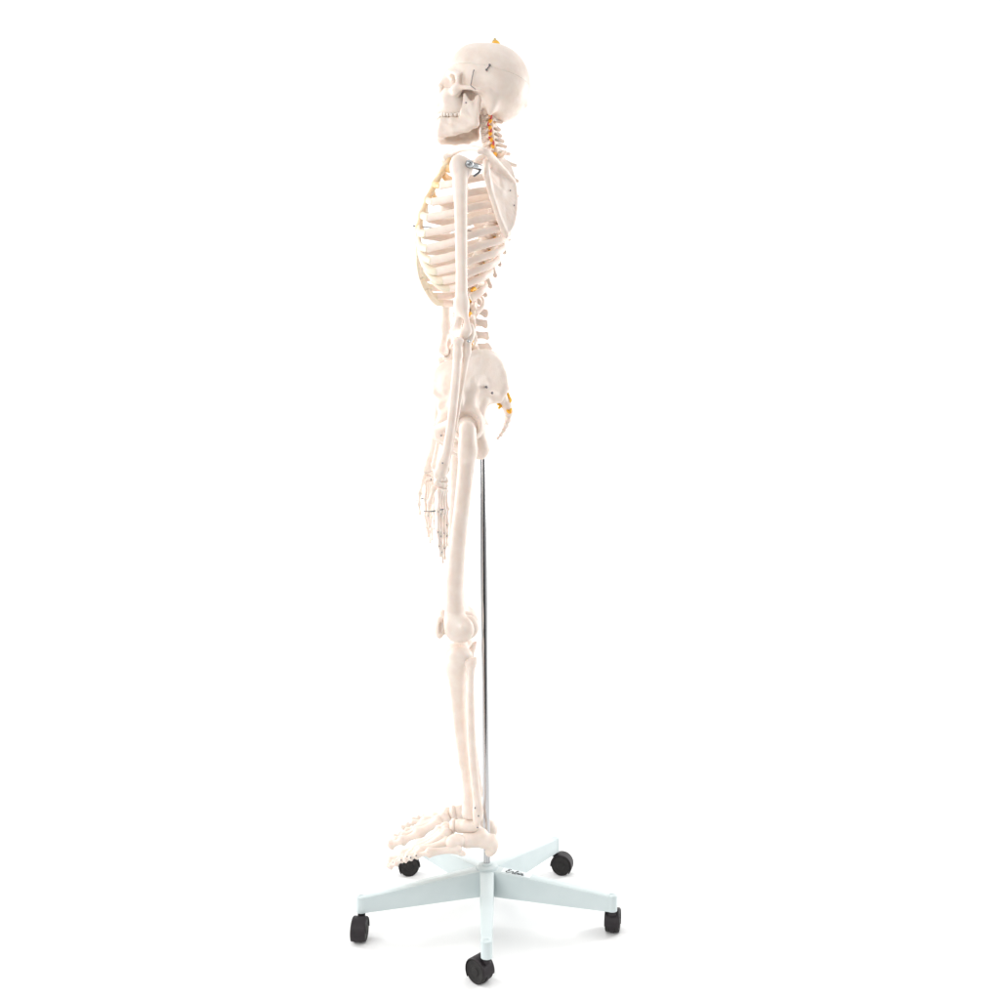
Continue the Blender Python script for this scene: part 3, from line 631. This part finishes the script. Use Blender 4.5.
# ---- legs
def legs(far):
    dx, dz, ex = (0.016, -0.004, -0.012) if far else (0, 0, 0)
    bk, lf, upv = LOW.axes()
    z_hip, z_foot = 1.03, 0.2
    def g(m, foot=False):
        v, f = m; v = np.asarray(v, float)
        if not far: return v, f
        v = LOW.mirror(v)
        z = v[:, 2]; sh = np.interp(z, [.2, .27, .40, .55, .62, .70, .93, 1.05], [-.006, -.009, -.013, -.012, -.003, -.012, -.036, -.045])
        lift = np.where(z < .245, np.clip(LOW.P(492, 840, .05)[0] - v[:, 0], 0, 1) * .13, 0) * np.clip((.245 - z) / .02, 0, 1)
        v = v + np.outer(sh, bk) + np.outer(np.interp(z, [.2, 1.05], [-.008, 0]) + lift, upv)
        return v, flip(f)
    s = Sdf(.0014, .010)
    s.ell(L(466.5, 427, .096), (.0235, .0235, .0235))
    s.chain([L(466.5, 427, .098), L(467.3, 433, .118), L(467.8, 440, .130)], [.015, .0145, .015])
    s.chain([L(466.5, 427, .136), L(467.6, 438, .138), L(467.8, 452, .132)], [.0115, .0165, .0165]); s.ell(L(468, 429.5, .137), (.0150, .011, .0130))
    s.ell(L(473.5, 452, .106), (.008, .008, .009))
    s.chain([L(467.8, 450, .130), L(465.4, 475, .118), L(462.2, 505, .106), L(458.2, 540, .094), L(455.2, 575, .080), L(454.4, 600, .070), L(455.2, 616, .062)], [.0178, .0164, .0160, .0166, .0182, .0192, .0215])
    for l in (.082, .034):
        b = -2.5 if l < .05 else 0; c_ = 5.5 if l < .05 else 0
        s.ell(L(458.5 + c_ * .8, 630.5 + b, l), (.0265, .0125, .0250), k=.018); s.ell(L(464.5 + c_, 629 + b, l), (.0175, .0115, .0205), k=.014); s.ell(L(451.5, 626, l * .6 + .023), (.0150, .012, .021))
    s.ell(L(455, 622, .058), (.020, .022, .024)); s.ell(L(470, 641, .058), (.013, .0095, .020), 's', .006)
    s.cone(L(461, 626, .085), L(462.5, 627, .096), .007, .004)
    V, F = g(s.mesh()); fem = put('thigh_bone', V, F, BONE, S)
    s = Sdf(.0012, .005)
    pc = [L(437.5, 618, .058), L(435.6, 625, .058), L(436, 633, .058), L(439, 638.5, .058)]
    s.ell(L(439.6, 627.6, .058), (.0115, .021, .0225)); s.ell(L(441.2, 627.5, .078), (.0045, .012, .0125), 's', .003)
    V, F = g(s.mesh()); put('kneecap', V, F, BONE, S)
    for dyy in (622, 634):
        V, F = g(rod(L(441, dyy, .052), L(447, dyy - .5, .052), .0018)); put('kneecap_pin', V, F, BONE, fem)
    s = Sdf(.0014, .008)
    for l in (.080, .036): s.ell(L(460, 655, l), (.0255, .020, .0175), k=.014)
    s.cone(L(460, 652, .058), L(460, 646.5, .058), .010, .004); s.ell(L(458.5, 662, .058), (.0240, .030, .020), k=.014); s.ell(L(450.5, 667, .058), (.0095, .012, .015))
    s.chain([L(457.5, 664, .058), L(458.2, 682, .057), L(459.5, 705, .056), L(461.5, 730, .054), L(464.2, 758, .052), L(467, 782, .050), L(468.8, 800, .048), L(469.5, 812, .047)], [.0235, .0170, .0142, .0128, .0112, .0108, .0130, .0165])
    s.chain([L(451, 668, .060), L(453.5, 695, .060), L(457, 730, .057), L(461.5, 765, .053)], [.008, .0055, .0042, .003], k=.010)
    s.chain([L(468.5, 812, .036), L(468, 819, .030)], [.010, .006]); s.ell(L(469.5, 820.5, .048), (.013, .015, .0055), 's', .004)
    V, F = g(s.mesh()); put('shin_bone', V, F, BONE, S)
    s = Sdf(.0012, .006)
    s.ell(L(470.5, 663, .092), (.0118, .0105, .0105)); s.cone(L(474.5, 660, .092), L(475.5, 658, .092), .0045, .003)
    s.chain([L(471, 664, .092), L(470.9, 676, .090), L(470.6, 700, .088), L(471.2, 730, .085), L(472.8, 758, .081), L(475.2, 782, .077), L(477.6, 803, .074), L(477.8, 814, .073), L(477, 823, .073)], [.0095, .0074, .0082, .0088, .0088, .0088, .0095, .0112, .0065])
    V, F = g(s.mesh()); fib = put('calf_bone', V, F, BONE, S)
    for xy in ((478.5, 816), (477.5, 827.5), (475, 808)):
        V, F = g(ball(L(xy[0], xy[1], .0865 if xy[1] < 825 else .079), .0017)); put('screw', V, F, DARKSTEEL, fib)
    # foot
    s = Sdf(.0012, .004)
    s.ell(L(493.3, 844.5, .048), (.0105, .0145, .0195)); s.ell(L(489.5, 852, .048), (.0095, .0125, .009))       # heel
    s.chain([L(490.5, 842, .049), L(479, 840, .054), L(467, 840.5, .062)], [.0165, .0155, .0150]); s.ell(L(481, 833, .050), (.014, .015, .009))
    s.cone(L(478, 838, .038), L(475, 836, .030), .007, .005)
    V, F = g(s.mesh()); ft = put('foot', V, F, BONE, S)
    def part(nm, sd):
        V, F = g(sd.mesh()); put(nm, V, F, BONE, ft)
    s = Sdf(.0011, .005); s.ell(L(470.5, 825.8, .048), (.0200, .0150, .0140)); s.chain([L(465, 826.5, .046), L(459.8, 826, .040)], [.0135, .0140]); s.ell(L(480, 830, .048), (.008, .009, .006)); part('ankle_bone', s)
    s = Sdf(.0010, .003); s.ell(L(453.2, 826, .036), (.0080, .0180, .0150)); part('navicular', s)
    s = Sdf(.0010, .003); s.ell(L(456.5, 841, .070), (.0200, .0150, .0142)); s.ell(L(452, 842.5, .072), (.0130, .0150, .0130)); part('cuboid', s)
    for p, r in (((445.5, 828, .022), (.0120, .0085, .0130)), ((446, 831, .040), (.0110, .0085, .0125)), ((446.5, 834, .055), (.0120, .0085, .0125))):
        s = Sdf(.0010, .003); s.ell(L(*p), r); part('wedge_bone', s)
    rays = [[(441, 830.5, .020), (419, 845.5, .016), (403, 854.5, .016), (391, 861, .018)],
            [(442.5, 833, .038), (414.5, 849.5, .036), (401, 857.5, .037), (394, 862.5, .038), (388.5, 866, .039)],
            [(443.5, 835.5, .051), (417, 851.5, .052), (403, 859, .055), (396, 863.8, .056), (390.5, 867, .057)],
            [(448.5, 841, .066), (420, 851, .070), (407.5, 856.8, .073), (401.5, 860.2, .074), (396, 863.6, .075)],
            [(459, 849, .080), (428, 852.5, .088), (416.5, 855.8, .090), (411, 857.8, .091), (405.5, 860, .092)]]
    for ri, r in enumerate(rays):
        pts = [L(*p) for p in r]
        for j in range(len(pts) - 1):
            a, b = pts[j], pts[j + 1]; d = (b - a) * .04
            wr = ([.0108, .0095, .0090] if ri == 0 else [.0084, .0066, .0057, .0054])[j]
            V, F = g(bonelet(a + d, b - d, wr, head=1.3 if j == 0 else 1.22, waist=.76 if j == 0 else .70)); put('foot_bone' if j == 0 else 'toe_bone', V, F, BONE, ft)
            if j: 
                V, F = g(ball(a + np.array([0, -.0072, .003]), .0016)); put('screw', V, F, DARKSTEEL, ft)
    V, F = g(tube(crom([L(464, 853.5, .084), L(461, 853, .083), L(455, 849.5, .080)], 8), np.linspace(.005, .0068, 8), up=(0, 0, 1), seg=10)); put('foot_bone', V, F, BONE, ft)
legs(False); legs(True)

# ================================================================== the rolling stand
ZB = .050; AX = np.array([-.0273, 0, 0.])
B = thing('rolling_stand', 'pale blue-grey five-arm stand on black casters with a chrome pole', 'stand', (AX[0], AX[1], 0))
def lathe(prof, c, ax=(0, 0, 1), seg=32):
    ax = np.array(ax, float); ax /= np.linalg.norm(ax); e = np.cross(ax, (0.3, 0.2, 1) if abs(ax[2]) < .9 else (1, 0, 0)); e /= np.linalg.norm(e); f = np.cross(ax, e)
    V, F = [], []; n = len(prof)
    for j in range(seg):
        a = 2 * math.pi * j / seg
        for r_, z in prof: V.append(np.array(c) + ax * z + (e * math.cos(a) + f * math.sin(a)) * r_)
    for j in range(seg):
        k = (j + 1) % seg
        for i in range(n - 1): F.append((j * n + i, k * n + i, k * n + i + 1, j * n + i + 1))
    F.append(tuple(j * n for j in range(seg))[::-1]); F.append(tuple(j * n + n - 1 for j in range(seg)))
    return np.array(V), F
put('hub', *lathe([(.0215, ZB), (.0235, ZB + .002), (.0235, ZB + .054), (.0222, ZB + .0575), (.0185, ZB + .0595), (.0125, ZB + .0600), (.0120, ZB + .063), (.0108, ZB + .064)], AX), PAINT, B, sharp=40)
top = np.array([(481.8 - 500) / FPX * DIST, 0.004, HC - (383 - HY) / FPX * DIST])
b0_ = AX + np.array([0, 0, .08]); PT = np.array([b0_ + (top - b0_) * t for t in np.linspace(0, 1, 60)])
PL = put('pole', *tube(PT, .0072, up=(0, 1, 0), seg=36), CHROME, B)
LEN = .277
def arm(ang):
    d = np.array([math.sin(R(ang)), -math.cos(R(ang)), 0]); w = np.array([-d[1], d[0], 0]); V, F = [], []
    st = [(.016, .0145, .0530), (.030, .0145, .0525), (.10, .0133, .0465), (.18, .0118, .0385), (.245, .0104, .0320), (.262, .0100, .0305)]
    ring = []
    for r_, hw, hz in st:
        b = .0022; sec = [(-hw, 0), (-hw, hz - b), (-hw + b * .3, hz - b * .3), (-hw + b, hz), (hw - b, hz), (hw - b * .3, hz - b * .3), (hw, hz - b), (hw, 0)]
        # an upside-down channel, open below
        sec += [(hw - .002, 0), (hw - .002, hz - .003), (-hw + .002, hz - .003), (-hw + .002, 0)]
        V += [AX + d * r_ + w * a + np.array([0, 0, ZB + z]) for a, z in sec]
    n = 12
    for i in range(len(st) - 1):
        for j in range(n): k = (j + 1) % n; F.append((i * n + j, (i + 1) * n + j, (i + 1) * n + k, i * n + k))
    F.append(tuple(range(n - 1, -1, -1))[::-1]); F.append(tuple((len(st) - 1) * n + j for j in range(n))[::-1])
    return V, F, d, w
for ang in (0.6, 72.6, 144.6, -71.4, -143.4):
    V, F, d, w = arm(ang); A = put('arm', V, F, PAINT, B, sharp=35)
    put('socket', *lathe([(.0088, 0), (.0108, .001), (.0108, .0305), (.0098, .0322), (.0050, .0328), (.0045, .0318), (.0005, .0318)], AX + d * (LEN - .0115) + np.array([0, 0, ZB - .001])), PAINT, A, sharp=40)

def gp(px, py): Y = HC * FPX / (py - HY) - DIST; return np.array([(px - 500) / FPX * (Y + DIST), Y, 0])
WR = .0222
def caster(ang, axle_deg, trail=.017):
    d = np.array([math.sin(R(ang)), -math.cos(R(ang)), 0]); pv = AX + d * (LEN - .0115)
    ax = np.array([math.cos(R(axle_deg)), math.sin(R(axle_deg)), 0]); fw = np.array([-ax[1], ax[0], 0])
    # the wheels trail the pivot
    c = pv + fw * trail + np.array([0, 0, WR])
    root = None
    # hood: a dome over both wheels and the web between them
    def sector(r0, r1, a0, a1, hw, n=22):
        V, F = [], []; bev = min(.002, hw * .3)
        for a in np.linspace(R(a0), R(a1), n):
            er = fw * math.cos(a) + np.array([0, 0, 1]) * math.sin(a)
            for rr, ww in ((r0, -hw), (r1 - bev, -hw), (r1, -hw + bev), (r1, hw - bev), (r1 - bev, hw), (r0, hw)): V.append(c + er * rr + ax * ww)
        for i in range(n - 1):
            for j in range(6): k = (j + 1) % 6; F.append((i * 6 + j, i * 6 + k, (i + 1) * 6 + k, (i + 1) * 6 + j))
        F.append(tuple(range(6))[::-1]); F.append(tuple((n - 1) * 6 + j for j in range(6)))
        return np.array(V), F
    hood = join(sector(.0228, .0250, -38, 188, .0152), sector(.001, .0238, 5, 250, .0042))
    hd = put('caster', *hood, BLACK, B, sharp=40)
    put('stem', *lathe([(.0072, ZB - .0100), (.0078, ZB - .0095), (.0078, ZB - .003), (.0055, ZB - .002), (.0055, ZB + .003)], pv), BLACK, hd, sharp=40)
    for sg in (1, -1):
        pr = [(.0010, .0034), (.0150, .0034), (WR - .0007, .0044), (WR, .0058), (WR, .0126), (WR - .0009, .0139), (.0195, .0144), (.0186, .0137), (.0086, .0134), (.0078, .0146), (.0010, .0149)]
        put('wheel', *lathe(pr, c, ax * sg, 40), RUBBER, hd, sharp=40)
caster(0.6, 48); caster(72.6, -12); caster(144.6, 255); caster(-71.4, 176); caster(-143.4, 102, .025)

# sticker with the maker's script on the right-hand arm
V, F, d, w = arm(72.6)
def on_arm(r_, o): hz = np.interp(r_, [.016, .030, .10, .18, .245], [.0530, .0525, .0465, .0385, .0320]); return AX + d * r_ + w * o + np.array([0, 0, ZB + hz + .0006])
SV = [on_arm(.034, -.0112), on_arm(.096, -.0108), on_arm(.096, .0108), on_arm(.034, .0112)]
SV2 = [v + np.array([0, 0, -.0005]) for v in SV]
stk = put('sticker', SV2 + SV, [(4, 5, 6, 7), (0, 1, 5, 4), (1, 2, 6, 5), (2, 3, 7, 6), (3, 0, 4, 7)], STICK, B, smooth=False)
o0 = on_arm(.063, -.0008); ex = on_arm(.09, 0) - on_arm(.042, 0); ex /= np.linalg.norm(ex); ey = np.cross((0, 0, 1), ex); ez = np.cross(ex, ey)
strokes = [[(.95, 1.42), (.70, 1.62), (.35, 1.50), (.30, 1.12), (.62, .92), (.85, .90)], [(.70, .92), (.25, .72), (.05, .34), (.32, .02), (.85, .08), (1.25, .45)],
           [(1.25, .45), (1.48, .86), (1.58, .98), (1.62, .80), (1.95, .82)], [(1.95, .82), (1.86, .40), (1.92, .05), (2.12, .10), (2.40, .60)],
           [(2.40, .60), (2.78, 1.30), (2.82, 1.62), (2.62, 1.55), (2.48, .80), (2.46, .12), (2.70, .00), (2.98, .22), (3.02, .58), (2.84, .66)],
           [(3.02, .58), (3.24, .62), (3.42, .88), (3.36, .40), (3.42, .06), (3.62, .16), (3.82, .52)], [(3.56, 1.28), (3.60, 1.36)],
           [(3.82, .52), (4.00, .90), (3.98, .40), (3.92, .04)], [(3.94, .30), (4.18, .78), (4.42, .88), (4.44, .48), (4.44, .10), (4.62, .06), (4.95, .42)]]
SC, parts_ = .0078, []
for st_ in strokes:
    p2 = crom([(x + .16 * y - 2.6, y - .75, 0) for x, y in st_], 22 if len(st_) > 2 else 4) * SC
    wd = np.full(len(p2), .00085) * (1 + .35 * np.sin(np.linspace(0, math.pi, len(p2))))
    w3 = o0 + np.outer(p2[:, 0], ex) + np.outer(p2[:, 1] * 1.25, ey) + np.outer(np.full(len(p2), .0007), ez)
    parts_.append(tube(w3, wd, .00022, up=tuple(ez), seg=8))
tw, tf = join(*parts_)
put('lettering', tw, tf, INK, stk, smooth=False)
